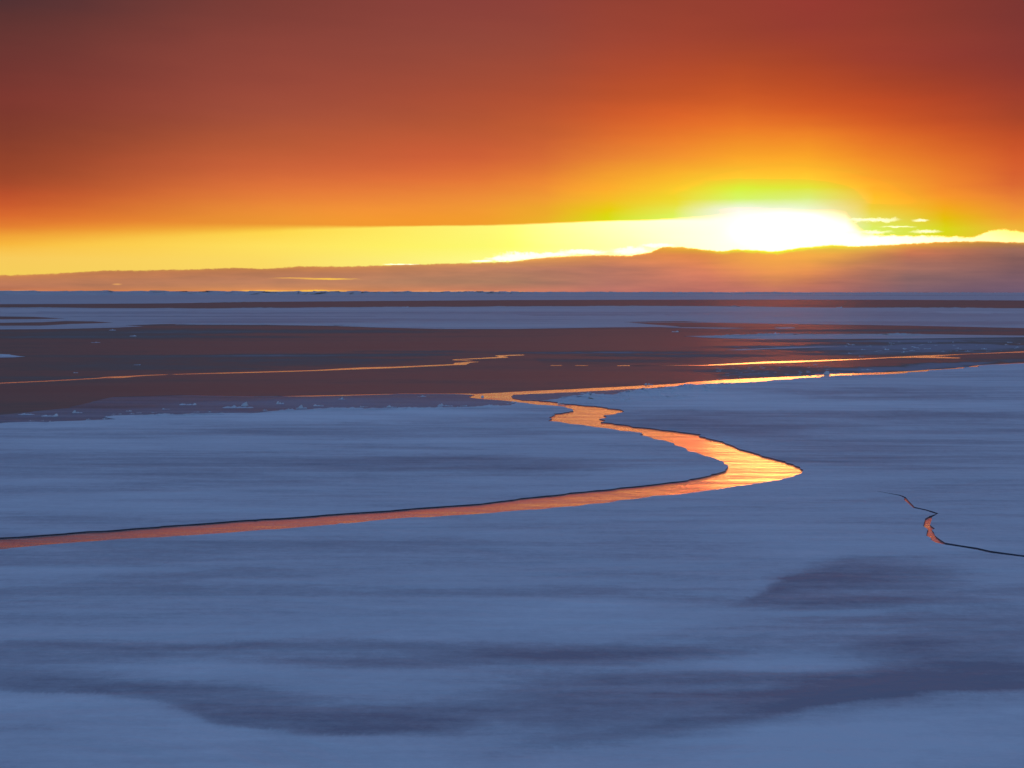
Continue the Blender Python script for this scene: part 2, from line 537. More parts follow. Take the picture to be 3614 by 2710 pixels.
def sheet(name, outline, z, thick, top_mat, parent=None, lattice=None, height=None, cover=None, seed=0.0):
    """an ice sheet: outline on the ground, top at z, real thickness, broken side walls"""
    cl = []
    for p in outline:
        if not cl or (abs(p[0] - cl[-1][0]) + abs(p[1] - cl[-1][1])) > 0.004: cl.append(p)
    if abs(cl[0][0] - cl[-1][0]) + abs(cl[0][1] - cl[-1][1]) < 0.004: cl.pop()
    outline = cl
    n = len(outline)
    pts = list(outline)
    if lattice:
        cand = []
        for (x0, x1, sx, y0, y1, sy) in lattice:
            yy = y0
            r = 0
            while yy < y1:
                xx = x0 + (sx / 2 if r % 2 else 0)
                while xx < x1:
                    cand.append(G(xx + random.uniform(-.3, .3) * sx, yy + random.uniform(-.3, .3) * sy, z))
                    xx += sx
                yy += sy
                r += 1
        cand = np.array(cand)
        wp = [warp(p) for p in outline]
        cw = np.array([warp(p) for p in cand])
        ok = in_poly(cw, wp)
        pts += [tuple(p) for p in cand[ok]]
    w = [Vector(warp(p)) for p in pts]
    v2, e2, f2, ov, oe, of = delaunay_2d_cdt(w, [(i, (i + 1) % n) for i in range(n)], [], 0, 1e-7)
    cen = np.array([[sum(v2[k].x for k in f) / len(f), sum(v2[k].y for k in f) / len(f)] for f in f2])
    keep = in_poly(cen, [tuple(v) for v in w[:n]])
    f2 = [f for f, k in zip(f2, keep) if k]
    verts, idx = [], {}
    for i, v in enumerate(v2):
        if ov[i]:
            k = ov[i][0]
            x, y = pts[k]
            edge = min(ov[i]) < n
        else:
            y = math.exp(v.y) - DD
            x = v.x * (y + DD) / 3.0
            edge = True
        hz = 0.0 if (edge or height is None) else height(x, y)
        verts.append((x, y, z + hz))
    faces, mi = [], []
    count = {}
    for f in f2:
        a = sum(v2[f[i]].x * v2[f[(i + 1) % len(f)]].y - v2[f[(i + 1) % len(f)]].x * v2[f[i]].y for i in range(len(f)))
        if a < 0: f = list(reversed(f))
        faces.append(list(f)); mi.append(0)
        for i in range(len(f)):
            e = (f[i], f[(i + 1) % len(f)])
            count[e] = 1
    base, rim = {}, {}
    def low(i):
        if i not in base:
            base[i] = len(verts)
            x, y, _ = verts[i]
            verts.append((x, y, z - thick))
        return base[i]
    def top(i):                       # the wall has its own upper rim so the deck keeps its own normals
        if i not in rim:
            rim[i] = len(verts)
            verts.append(verts[i])
        return rim[i]
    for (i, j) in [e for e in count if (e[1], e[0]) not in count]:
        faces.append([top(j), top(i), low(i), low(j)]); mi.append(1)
    cv = [0.0] * len(verts)
    if cover:
        for i, (x, y, _) in enumerate(verts): cv[i] = cover(x, y)
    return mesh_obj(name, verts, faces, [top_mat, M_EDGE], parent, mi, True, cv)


INV = CAMROT.transposed()
def unproj(x, y, z=0.0):
    q = INV @ Vector((x, y, z - CAM_H))
    if q.z > -0.01: return (99999, 99999)
    return (q.x / -q.z * F + W_ / 2, -q.y / -q.z * F + H_ / 2)


def stroke_field(strokes, z, edges=()):
    """surveyed patches of thicker / thinner snow -> function of ground position"""
    S = []
    for (x, y, rx, ry, amt, *rest) in strokes:
        slope = rest[0] if rest else 0.0
        S.append((x, y, rx, ry, amt, slope))
    def f(gx, gy):
        px, py = unproj(gx, gy, z)
        if px > 90000: return 0.0
        q = 150 * fnoise(gx * 0.18, gy * 0.5, 2.0, 3)
        px += q
        jag = 0.55 * fnoise(gx * 0.16, gy * 0.35, 4.0, 5)
        v = 0.0
        for x, y, rx, ry, amt, slope in S:
            u = (px - x) / rx
            if abs(u) > 1.3: continue
            w = (py - y - slope * (px - x)) / ry + jag
            r = u * u + w * w
            if r < 1.6: v += amt * max(0.0, 1 - r / 1.6) ** 0.8
        if edges:
            off = 17 * fnoise(gx * 0.22, gy * 0.5, 9.0, 3) + 17 * fnoise(gx * 0.30, gy * 2.2, 5.0, 3)
            wd = 9 + 22 * max(0.0, fnoise(gx * 0.25, 3.0, 6.0, 2) + 0.25)
            st_ = min(1.25, 0.85 + 1.1 * fnoise(gx * 0.2, gy * 0.2, 16.0, 2))
            ex = px - q
            for ept, ua, ud, da, dd in edges:
                if ex < ept[0][0] - 10 or ex > ept[-1][0] + 10: continue
                yb = float(np.interp(ex, [e[0] for e in ept], [e[1] for e in ept])) + off
                fade = min(1.0, max(0.0, (ex - ept[0][0]) / 220 if ept[0][0] > 0 else 1), max(0.0, (ept[-1][0] - ex) / 220 if ept[-1][0] < 3600 else 1))
                k = py - yb
                s_ = 0.5 + 0.5 * math.tanh(k / wd)
                v += 0.82 * st_ * fade * (ua * math.exp(min(k, 0) / ud) * (1 - s_) + da * math.exp(-max(k, 0) / dd) * s_)
        return v
    return f

# ------------------------------------------------------------ the sea
HUGE = 70000.0
ring = [(-HUGE, -400), (HUGE, -400), (HUGE, HUGE), (-HUGE, HUGE)]
sea = mesh_obj('sea', [(x, y, 0.0) for x, y in ring], [[0, 1, 2, 3]], M_WATER, smooth_shade=False)
tag(sea, 'calm open sea water mirroring the sunset between the ice', kind='structure')

ZT = 0.029      # top of the snow-covered floes
ZN = 0.008      # top of the new thin ice
ZF = 0.016      # frosted older thin ice

# banks of the winding lead, surveyed from the near left up and round to the right
FAR_BANK = [(0, 1896), (307, 1874), (615, 1853), (922, 1831), (1153, 1815), (1537, 1788), (1700, 1777), (1835, 1758), (2011, 1738), (2188, 1720), (2364, 1701), (2452, 1688), (2529, 1670), (2564, 1654), (2555, 1635), (2534, 1623), (2482, 1607), (2423, 1588), (2376, 1570), (2358, 1559), (2305, 1549), (2255, 1535), (2261, 1527), (2188, 1520), (2100, 1507), (2011, 1496), (1932, 1485), (1935, 1473), (1950, 1460), (1988, 1456), (2020, 1447), (2006, 1441), (1953, 1431), (1894, 1428), (1823, 1419)]
FAR_BANK_THIN = [(1823, 1419), (1776, 1413), (1700, 1408), (1659, 1403), (1664, 1397), (1678, 1392)]
NEAR_BANK = [(0, 1938), (307, 1911), (615, 1892), (922, 1869), (1306, 1838), (1600, 1818), (1776, 1805), (1953, 1791), (2070, 1779), (2188, 1764), (2305, 1749), (2423, 1741), (2540, 1725), (2658, 1707), (2717, 1698), (2764, 1688), (2805, 1676), (2830, 1663), (2822, 1653), (2805, 1643), (2775, 1633), (2746, 1623), (2687, 1608), (2658, 1597), (2611, 1585), (2587, 1573), (2540, 1556), (2467, 1539), (2475, 1533), (2405, 1525), (2332, 1517), (2230, 1506), (2168, 1496), (2117, 1490), (2113, 1478), (2127, 1465), (2176, 1457), (2193, 1448), (2168, 1443), (2140, 1441), (2127, 1437), (2062, 1431), (1992, 1425), (1976, 1420), (1902, 1414)]
THIN_TONGUE = [(1902, 1414), (1841, 1412), (1806, 1404), (1803, 1398), (1812, 1393), (1900, 1389), (2005, 1384), (2209, 1373), (2291, 1369), (2350, 1364)]
LEAD_S = [(2350, 1364), (2414, 1359), (2516, 1353), (2560, 1352), (2630, 1349), (2705, 1344), (2733, 1340), (2790, 1338), (2830, 1333), (2895, 1331), (2902, 1327), (2931, 1327), (2960, 1325), (3060, 1322), (3187, 1317), (3200, 1313), (3270, 1310), (3275, 1306), (3330, 1303), (3402, 1299), (3410, 1296), (3456, 1294), (3460, 1289), (3547, 1285), (3614, 1282), (3700, 1278)]
LEAD_N = [(1678, 1389), (1800, 1382), (1910, 1377), (2045, 1371), (2270, 1359), (2340, 1356), (2455, 1346), (2600, 1337), (2705, 1332), (2800, 1328), (2892, 1322), (2902, 1322), (2931, 1319), (3060, 1315), (3187, 1310), (3270, 1304), (3400, 1296), (3456, 1288), (3547, 1283), (3614, 1280), (3700, 1276)]

# second, hair-thin lead further out
L2_N = [(0, 1349.5), (164, 1342.5), (348, 1332.5), (368, 1329), (430, 1326.5), (511, 1322.5), (581, 1320.3), (600, 1319.6), (622, 1319), (905, 1311), (1105, 1305.3), (1268, 1296), (1300, 1295), (1383, 1293.5), (1596, 1284.5), (1606, 1279.5), (1650, 1277), (1684, 1276), (1650, 1274.5), (1597, 1270.5), (1594, 1268), (1677, 1263.5), (1760, 1259), (1745, 1254), (1805, 1251.5), (1845, 1251)]
L2_S = [(1850, 1253.5), (1806, 1255), (1775, 1256), (1795, 1259.5), (1790, 1262), (1677, 1267), (1612, 1270), (1655, 1272), (1694, 1276.5), (1660, 1280), (1645, 1287), (1600, 1288.5), (1383, 1299), (1268, 1303), (1105, 1309), (905, 1315), (622, 1321.5), (600, 1320.2), (581, 1323), (511, 1326), (430, 1333.5), (368, 1334), (348, 1336), (164, 1346), (0, 1353.5)]
R2_N = [(2260, 1289.2), (2370, 1288.4), (2470, 1288), (2560, 1283), (2700, 1275.5), (2800, 1273), (2990, 1267), (3060, 1264), (3237, 1255), (3370, 1250), (3500, 1244.5), (3614, 1239), (3720, 1234)]
R2_S = [(3720, 1238), (3614, 1243.5), (3500, 1247), (3400, 1250.5), (3300, 1257), (3396, 1262), (3380, 1264.5), (3220, 1262), (3140, 1263), (3060, 1267.5), (2990, 1270.5), (2800, 1279), (2700, 1282), (2560, 1288), (2470, 1290.2), (2370, 1289.6), (2260, 1289.7)]


def mirror_out(p, q, far):
    """carry a line on past the edge of the survey"""
    dx, dy = p[0] - q[0], p[1] - q[1]
    k = far / math.hypot(dx, dy)
    return (p[0] + dx * k, p[1] + dy * k)

# ---- foreground floe, with the split running in from the right
CR_N = [(3092, 1732.5), (3132, 1739), (3178, 1747), (3197, 1754.5), (3204, 1764), (3228, 1789), (3271, 1798.5), (3290, 1804), (3312, 1811.5), (3290, 1824), (3287, 1838), (3282, 1852), (3300, 1866), (3288, 1869), (3296, 1879), (3300, 1890), (3314, 1901), (3336, 1915), (3384, 1923), (3449, 1933), (3497, 1944), (3614, 1960), (3760, 1982)]
CR_S = [(3760, 1987.5), (3614, 1965.5), (3497, 1951), (3449, 1940), (3384, 1929), (3336, 1922), (3308, 1914), (3290, 1904), (3292, 1898), (3275, 1890), (3277, 1876), (3281, 1868), (3264, 1856), (3268, 1842), (3271, 1830), (3285, 1822), (3304, 1813.5), (3286, 1808), (3268, 1801.5), (3224, 1792), (3190, 1763), (3192, 1757), (3176, 1749), (3132, 1740.3), (3092, 1733)]
nb = gl(NEAR_BANK, ZT, 1.4, 1.0)
ridge_edge = gl([(1902, 1414), (1940, 1409), (1976, 1405), (2062, 1399), (2120, 1398), (2168, 1397), (2193, 1386), (2242, 1378), (2311, 1374), (2350, 1364)], ZT, 1.0, 2.0)
ls = gl(LEAD_S, ZT, 1.4, 3.0)
pL = (-90, 10)
pR = (200, 234.6)
crn = gl(CR_N, ZT, 0.15, 4.0)
CR_S = [(x - (6 if 1822 <= y <= 1914 else 0), y) for x, y in CR_S]
crs = gl(CR_S, ZT, 0.15, 4.5)
cr_outN, cr_outS = (300, -37.0), (300, -37.6)
fore = [pL] + nb + ridge_edge[1:] + ls[1:] + [pR, (300, 230), cr_outN]
fore += list(reversed(crn)) + list(reversed(crs))[1:]
fore += [cr_outS, (300, -45), (-300, -45), (-300, 5)]
FORE_STROKES = [
    (150, 2335, 380, 62, -0.5), (700, 2278, 420, 17, -0.45), (300, 2278, 360, 18, -0.3), (1250, 2344, 420, 17, -0.5), (2000, 2308, 520, 34, -0.55),
    (3100, 2030, 330, 50, -0.5), (3450, 2290, 420, 130, -0.45), (2800, 2270, 560, 60, -0.35), (2400, 2470, 760, 80, -0.45, -0.05), (3200, 2440, 520, 70, -0.45, -0.06), (2300, 2580, 420, 34, -0.4, -0.1),
    (2900, 2140, 560, 40, -0.40), (2700, 2080, 300, 20, -0.3), (700, 2450, 380, 30, -0.55, 0.03), (1150, 2540, 480, 42, -0.6, 0.06), (90, 2568, 150, 14, -0.35), (500, 2645, 200, 16, -0.25), (1500, 2505, 330, 24, -0.25),
    (3100, 2150, 560, 20, 0.55, -0.03), (2780, 2234, 360, 16, 0.4), (2750, 2322, 520, 36, 0.5), (650, 2362, 460, 42, 0.45, 0.01), (1400, 2410, 420, 36, 0.3), (1850, 2215, 820, 60, 0.6, -0.03), (1500, 2160, 600, 30, 0.2),
    (2350, 2430, 300, 14, 0.4), (2700, 2425, 200, 16, 0.35), (300, 2560, 560, 110, 0.35), (1200, 2680, 900, 80, 0.25), (3000, 2640, 900, 120, 0.4, -0.08), (3450, 2040, 300, 34, 0.4),
    (250, 2020, 500, 22, 0.3), (100, 1990, 420, 14, -0.3), (600, 2085, 600, 26, -0.3), (1900, 2090, 500, 20, -0.25), (2200, 2010, 600, 20, 0.15), (900, 1990, 600, 12, 0.2),
    (2500, 1495, 420, 34, -0.45), (3000, 1432, 620, 16, 0.35), (3150, 1380, 380, 12, -0.3), (3200, 1405, 400, 8, -0.35), (2450, 1400, 350, 22, 0.45), (3300, 1350, 500, 16, 0.25), (3300, 1462, 500, 14, -0.25), (3100, 1520, 400, 12, 0.2), (3250, 1560, 500, 14, -0.2),
    (3000, 1640, 500, 30, -0.15), (3250, 1900, 350, 40, 0.15), (3000, 1700, 300, 14, -0.2)]


def drift_h(amp):
    def h(x, y):
        return amp * (0.6 * fnoise(x * 0.12, y * 0.3, 1.0, 3) + 0.4 * fnoise(x * 0.5, y * 0.9, 7.0, 3))
    return h


DRIFT_EDGES = [
    ([(1750, 2640), (2000, 2625), (2250, 2592), (2450, 2565), (2700, 2535), (2900, 2490), (3120, 2455), (3614, 2430), (4200, 2400)], -0.42, 110, 0.28, 260),
    ([(-500, 2290), (0, 2275), (244, 2263), (570, 2280), (814, 2267), (1220, 2263), (1383, 2275), (1800, 2280), (1964, 2282), (2046, 2266), (2210, 2245), (2374, 2212), (2497, 2180), (2579, 2139), (2661, 2097), (2825, 2024), (3000, 1990)], 0.30, 90, -0.42, 45),
    ([(-500, 2410), (0, 2430), (203, 2446), (366, 2454), (529, 2479), (651, 2511), (773, 2556), (936, 2577), (1058, 2593), (1220, 2601), (1546, 2589), (1750, 2570)], -0.50, 45, 0.28, 170),
    ([(240, 2332), (500, 2327), (740, 2326), (900, 2340), (1000, 2347), (1300, 2355), (1650, 2360)], -0.25, 25, 0.30, 45),
    ([(2500, 2175), (2620, 2167), (3030, 2143), (3276, 2126), (3614, 2122), (4000, 2118)], -0.35, 60, 0.38, 26),
    ([(1950, 2360), (2333, 2362), (2600, 2368), (2900, 2370), (3050, 2365)], 0.38, 40, -0.35, 50),
    ([(2750, 2290), (3000, 2275), (3300, 2262), (3614, 2255)], 0.15, 14, -0.25, 30),
    ([(2700, 2000), (3000, 1985), (3300, 2010), (3500, 2050)], 0.12, 30, -0.25, 70),
    ([(2200, 1476), (2600, 1468), (3100, 1462), (3614, 1458), (4000, 1458)], 0.2, 20, -0.35, 22),
    ([(2350, 1385), (2800, 1388), (3300, 1382), (3614, 1378)], -0.2, 10, 0.2, 20),
    ([(2700, 1535), (3200, 1520), (3614, 1512)], 0.15, 12, -0.2, 18),
]
ff = sheet('ice_floe', fore, ZT, 0.35, M_SNOW, lattice=[(-300, 3900, 26, 1300, 1950, 7), (-200, 3800, 22, 1950, 2790, 5), (-4000, 8000, 400, 2850, 6000, 260), (-3000, -330, 200, 1500, 2800, 80), (3930, 7000, 200, 1400, 2800, 80)],
           height=drift_h(0.015), cover=stroke_field([(x, y, rx, ry, a * (0.72 if a < 0 and x > 1900 else 0.55), *rest) for x, y, rx, ry, a, *rest in FORE_STROKES], ZT, DRIFT_EDGES))
tag(ff, 'broad snow-covered ice floe filling the foreground, split by a jagged crack at right', 'ice floe')

# ---- floe on the far side of the near bend
fb = gl(FAR_BANK, ZT, 1.4, 11.0)
LEFT_TOP = [(1823, 1419), (1805, 1430), (1750, 1433), (1596, 1438), (1432, 1445), (1309, 1442), (1186, 1440), (1080, 1446), (990, 1448), (905, 1457), (736, 1458), (614, 1463), (500, 1464), (409, 1466), (368, 1471), (410, 1479), (286, 1484), (164, 1490), (60, 1490), (0, 1493)]
lt = gl(LEFT_TOP, ZT, 1.3, 12.0)
pFL, pTL = (-90, 13), (-90, 45)
LEFT_STROKES = [(700, 1476, 700, 16, 0.35), (1250, 1468, 500, 20, 0.35), (250, 1502, 300, 8, 0.3), (1600, 1455, 250, 9, 0.3), (800, 1560, 900, 10, 0.2), (1700, 1560, 500, 12, 0.25), (2100, 1540, 200, 8, 0.2),
                (1300, 1520, 600, 12, -0.15), (900, 1650, 1100, 50, -0.2), (1900, 1640, 500, 24, -0.2), (300, 1580, 400, 10, 0.2), (1500, 1600, 500, 10, 0.15), (2200, 1670, 300, 10, 0.15), (400, 1800, 500, 16, 0.1)]
lf = sheet('ice_floe', [pFL] + fb + lt[1:] + [pTL], ZT, 0.35, M_SNOW, lattice=[(-200, 2700, 30, 1400, 1900, 7), (-1800, -230, 150, 1400, 1990, 40)], height=drift_h(0.012), cover=stroke_field(LEFT_STROKES, ZT))
tag(lf, 'smooth snowy floe at left enclosed by the bend of the bright orange lead', 'ice floe')

# ---- frosted strip of thin ice above that floe
FR_TOP = [(-40, 1478), (60, 1462), (164, 1456), (300, 1448), (450, 1438), (560, 1430), (700, 1420), (850, 1410), (1000, 1402), (1180, 1398), (1400, 1396), (1560, 1393), (1664, 1392.5)]
filN = gl([(1678, 1387.5), (1540, 1387.3), (1407, 1387.2), (1390, 1388.5), (1250, 1391.5), (1000, 1396.2), (960, 1397.2), (880, 1396.2), (820, 1396.2), (650, 1393), (560, 1396), (400, 1400)], ZF, 0.25, 21.0)
filS = gl([(1664, 1392.5), (1600, 1390), (1540, 1389.5), (1407, 1389.2), (1375, 1391.5), (1250, 1395), (1100, 1398.6), (1000, 1398.3), (960, 1397.6), (880, 1398.2), (820, 1397.8), (725, 1396.2), (650, 1394.4), (560, 1397), (400, 1401)], ZF, 0.25, 22.0)
fbt = gl(FAR_BANK_THIN, ZF, 1.0, 11.0)
frt = gl([(400, 1401), (320, 1420), (240, 1440), (100, 1455), (-60, 1470)], ZF, 1.5, 23.0)
pTF = (-90, 52)
FROST_STROKES = [(1300, 1425, 500, 16, 0.25), (700, 1445, 400, 10, 0.2), (1700, 1420, 160, 8, 0.2), (300, 1470, 260, 10, 0.15), (500, 1410, 420, 12, -0.25), (250, 1435, 300, 12, -0.3)]
fs = sheet('thin_ice_sheet', fbt[:-1] + filS + frt[1:] + [pTF, (pTL[0], pTL[1] - 0.02)] + list(reversed(lt))[:-1], ZF, 0.05, M_FROST,
           lattice=[(-100, 1850, 24, 1385, 1500, 4)], cover=stroke_field(FROST_STROKES, ZF))
tag(fs, 'grey frosted strip of thin ice bordering the left floe, strewn with ice chunks', 'thin ice')

# ---- dark thin ice between the two leads
n_main = gl(LEAD_N, ZN, 0.8, 31.0)
l2s = gl(L2_S, ZN, 0.25, 32.0)
r2s = gl(R2_S, ZN, 0.3, 33.0)
DASH = [(1850, 1252.2, .5), (1853, 1253.2, 0), (1872, 1262, 0), (1902, 1276, 0), (1932, 1286.5, 0), (1938, 1288.5, 0), (1945, 1289.0, .9), (1982, 1289.2, .9), (1984, 1289.3, 0), (2030, 1289.5, 0), (2032, 1289.6, .8), (2075, 1289.8, .8), (2077, 1289.8, 0), (2178, 1289.9, 0), (2180, 1289.9, .9), (2222, 1289.8, .9), (2224, 1289.8, 0), (2260, 1289.6, .3)]
dash = [(x, y + w) for x, y, w in DASH]
dn = [G(x, y, ZN) for x, y in dash]
pA, pB, pC = (-110, 75), (200, 300), (200, 235)
NIL1 = [(2640, 1325, 160, 8, 0.22), (2560, 1308, 90, 4, 0.25), (2780, 1300, 130, 8, 0.22), (3200, 1303, 330, 8, 0.5, -0.06), (3350, 1284, 300, 5, 0.45, -0.05), (3100, 1300, 160, 4, 0.3), (2720, 1316, 200, 8, 0.2), (600, 1370, 900, 12, -0.12), (2000, 1330, 500, 20, -0.15)]
n1 = sheet('thin_ice_sheet', [pA] + list(reversed(l2s)) + dn[1:] + list(reversed(r2s))[1:] + [pB, pC] + list(reversed(n_main)) + filN[1:] + list(reversed(filS[-2:])) + frt[1:] + [pTF], ZN, 0.03, M_NILAS,
           lattice=[(-100, 3700, 26, 1250, 1480, 4)], cover=stroke_field(NIL1, ZN))
tag(n1, 'dark maroon sheet of smooth thin ice between the hair-thin lead and main lead', 'thin ice')

# ---- dark thin ice beyond the second lead
l2n = gl(L2_N, ZN, 0.25, 32.0)
r2n = gl(R2_N, ZN, 0.3, 33.0)
dn2 = [G(x, y - w, ZN) for x, y, w in DASH]
B2_S = [(-60, 1116), (120, 1118), (230, 1124), (120, 1126), (-60, 1127), (-60, 1140), (150, 1137), (230, 1133), (330, 1134), (400, 1138), (330, 1141), (250, 1143), (180, 1147), (140, 1149), (60, 1149), (-60, 1150), (-60, 1163), (200, 1161), (420, 1156), (510, 1151), (440, 1148), (560, 1144), (620, 1143), (905, 1146), (1186, 1150), (1309, 1155), (1555, 1161), (1800, 1161), (2168, 1155), (2300, 1154), (2405, 1154), (2373, 1150), (2300, 1145), (2201, 1136.5), (2300, 1134), (2414, 1133.5), (2528, 1139), (2705, 1142), (3000, 1146), (3200, 1149), (3403, 1153), (3614, 1158), (3700, 1159)]
b2s_n = gl(B2_S, ZN, 0.5, 41.0)
q1, q2, q3, q4 = (-110, 75.4), (-500, 360), (700, 420), (200, 300.6)
NIL2 = [(600, 1257, 600, 5, 0.22), (1200, 1253, 420, 4, 0.24), (950, 1170, 600, 6, 0.22), (300, 1178, 500, 6, 0.25), (500, 1190, 600, 5, 0.25), (500, 1290, 500, 18, 0.14), (1150, 1280, 300, 14, 0.12), (150, 1333, 300, 6, 0.2), (1450, 1240, 200, 3, 0.2), (2150, 1245, 350, 3, 0.4), (2450, 1255, 300, 5, 0.3), (3200, 1228, 420, 16, 0.42), (3050, 1250, 260, 5, 0.3), (3450, 1200, 350, 10, 0.35), (3000, 1204, 400, 5, 0.3), (2800, 1224, 350, 2.5, 0.4), (3100, 1166, 500, 3, 0.3), (3450, 1222, 260, 8, 0.25), (1000, 1220, 700, 14, -0.15), (2100, 1210, 600, 20, -0.12), (1700, 1300, 300, 8, 0.1), (2100, 1275, 300, 8, 0.12), (3250, 1242, 300, 3, 0.2)]
n2 = sheet('thin_ice_sheet', [q1] + l2n + dn2[1:] + r2n[1:] + [q4, q3] + list(reversed(b2s_n)) + [q2], ZN, 0.03, M_NILAS,
           lattice=[(-100, 3700, 26, 1116, 1360, 3)], cover=stroke_field(NIL2, ZN))
tag(n2, 'wide dark reddish plain of thin ice behind the hair-thin lead', 'thin ice')

# ---- thin grey tongue beside the bend
tt = gl(THIN_TONGUE, ZF, 1.0, 51.0)
ts = sheet('thin_ice_sheet', tt + list(reversed(ridge_edge))[1:-1], ZF, 0.05, M_FROST, lattice=[(1800, 2360, 14, 1360, 1415, 3)],
           cover=stroke_field([(1980, 1396, 160, 9, 0.1), (2150, 1380, 160, 6, 0.05)], ZF))
tag(ts, 'narrow pointed grey tongue of thin ice below the rubble ridge', 'thin ice')

# ---- middle snow belt
b2s = gl(B2_S, ZT, 0.5, 41.0)
B2_N = [(-60, 1085), (300, 1087), (700, 1089), (905, 1087.5), (1200, 1085), (1500, 1083), (1805, 1082), (2150, 1080.5), (2500, 1080.5), (2705, 1083), (3000, 1086), (3300, 1087), (3614, 1088), (3700, 1088)]
b2n = gl(B2_N, ZT, 1.2, 42.0)
q5, q6, q7, q8 = (1500, 900), (700, 420.3), (-1500, 900), (-500, 360.3)
B2K = [(1700, 1104, 900, 2.2, -0.5), (2050, 1111, 240, 2.2, -0.9), (800, 1116, 500, 1.8, -0.7), (400, 1101, 300, 1.5, -0.5), (600, 1106, 500, 1.5, -0.4), (1400, 1148, 700, 6, 0.3), (1200, 1128, 700, 5, -0.25), (2900, 1110, 700, 10, -0.2), (3450, 1102, 150, 4, 0.5), (900, 1136, 400, 3, -0.5), (2300, 1118, 300, 10, 0.1), (3300, 1140, 500, 8, -0.3), (200, 1095, 400, 5, 0.3), (1500, 1092, 700, 4, 0.25)]
belt2 = sheet('ice_floe', [q8] + b2s + [q6, q5] + list(reversed(b2n)) + [q7], ZT, 0.3, M_FAR, lattice=[(-60, 3700, 26, 1084, 1160, 1.6)], cover=stroke_field([(x, y, rx, ry, a * 1.7) for x, y, rx, ry, a in B2K], ZT))
tag(belt2, 'long pale snowy floe crossing the whole view beyond the dark thin ice', 'ice floe')

# ---- far band of thin ice, then the pack reaching the horizon
B1_S = [(-60, 1073), (300, 1072), (600, 1070), (905, 1065), (1300, 1062), (1805, 1058.5), (2400, 1057.5), (2705, 1057), (3200, 1058), (3614, 1060), (3700, 1060)]
b1s_n = gl(B1_S, ZN, 0.7, 43.0)
b2n_n = gl(B2_N, ZN, 1.2, 42.0)
e1, e2 = (4000, 1900), (-4000, 1600)
n3 = sheet('thin_ice_sheet', list(reversed(b1s_n)) + [e2, (q7[0], q7[1])] + b2n_n + [(q5[0], q5[1]), e1], ZN, 0.03, M_NILAS)
tag(n3, 'farthest dark red band of thin ice just below the horizon pack', 'thin ice')
b1s = gl(B1_S, ZT, 0.7, 43.0)
belt1 = sheet('ice_floe', b1s + [(e1[0], e1[1] + 1), (60000, 9000), (60000, 65000), (-60000, 65000), (-60000, 9000), (e2[0], e2[1] + 1)], ZT, 0.3, M_FAR,
              lattice=[(-60, 3700, 40, 1040, 1072, 1.5)], cover=stroke_field([(500, 1050, 600, 6, -0.1), (3200, 1043, 500, 1.5, -0.7), (1500, 1047, 500, 1.5, -0.5), (2200, 1047, 400, 1.2, -0.4)], ZT))
tag(belt1, 'farthest snowy pack ice forming the hummocky grey-blue horizon line', 'ice floe')

# ---- snow strips lying in the thin ice
def island(pts, z, mat, label, cat='ice floe', name='ice_floe', amp=1.0, seed=60.0, cover=None, thick=0.2):
    g = [G(x, y, z) for x, y in pts]
    o = sheet(name, rough_line(g, amp, seed, True), z, thick, mat, cover=cover)
    return tag(o, label, cat)

s1 = island([(2414, 1186), (2500, 1184), (2600, 1182.5), (2705, 1180), (2745, 1178), (2800, 1179), (3000, 1178), (3200, 1178), (3400, 1181), (3614, 1184), (3900, 1186), (3900, 1190), (3614, 1190), (3400, 1192), (3200, 1195), (2900, 1196), (2705, 1197), (2560, 1194), (2470, 1190)], ZT, M_FAR,
            'thin snowy ice strip lying in the glowing red patch at right', seed=61)
s3 = island([(-200, 1249), (0, 1249), (35, 1250), (60, 1255), (92, 1258.5), (50, 1261), (0, 1262), (-200, 1263)], ZT, M_SNOW, 'small white snow-topped floe cut by the left picture edge', seed=62)
s4 = island([(2330, 1155.5), (2420, 1154.5), (2560, 1156), (2640, 1158), (2560, 1160), (2440, 1158)], ZT, M_FAR, 'slender snow sliver off the point of the long pale floe', seed=63)
s5 = island([(2560, 1235), (2640, 1231), (2705, 1228.5), (2850, 1224), (2980, 1221.5), (2860, 1227), (2700, 1232), (2620, 1236)], ZT - .01, M_FAR, 'slim tapering snow streak above the right bright lead', seed=64)
s6 = island([(2735, 1156), (2790, 1154), (2805, 1158), (2760, 1160)], ZT, M_FAR, 'tiny dark-edged floe in the orange glow near the long floe', seed=65)

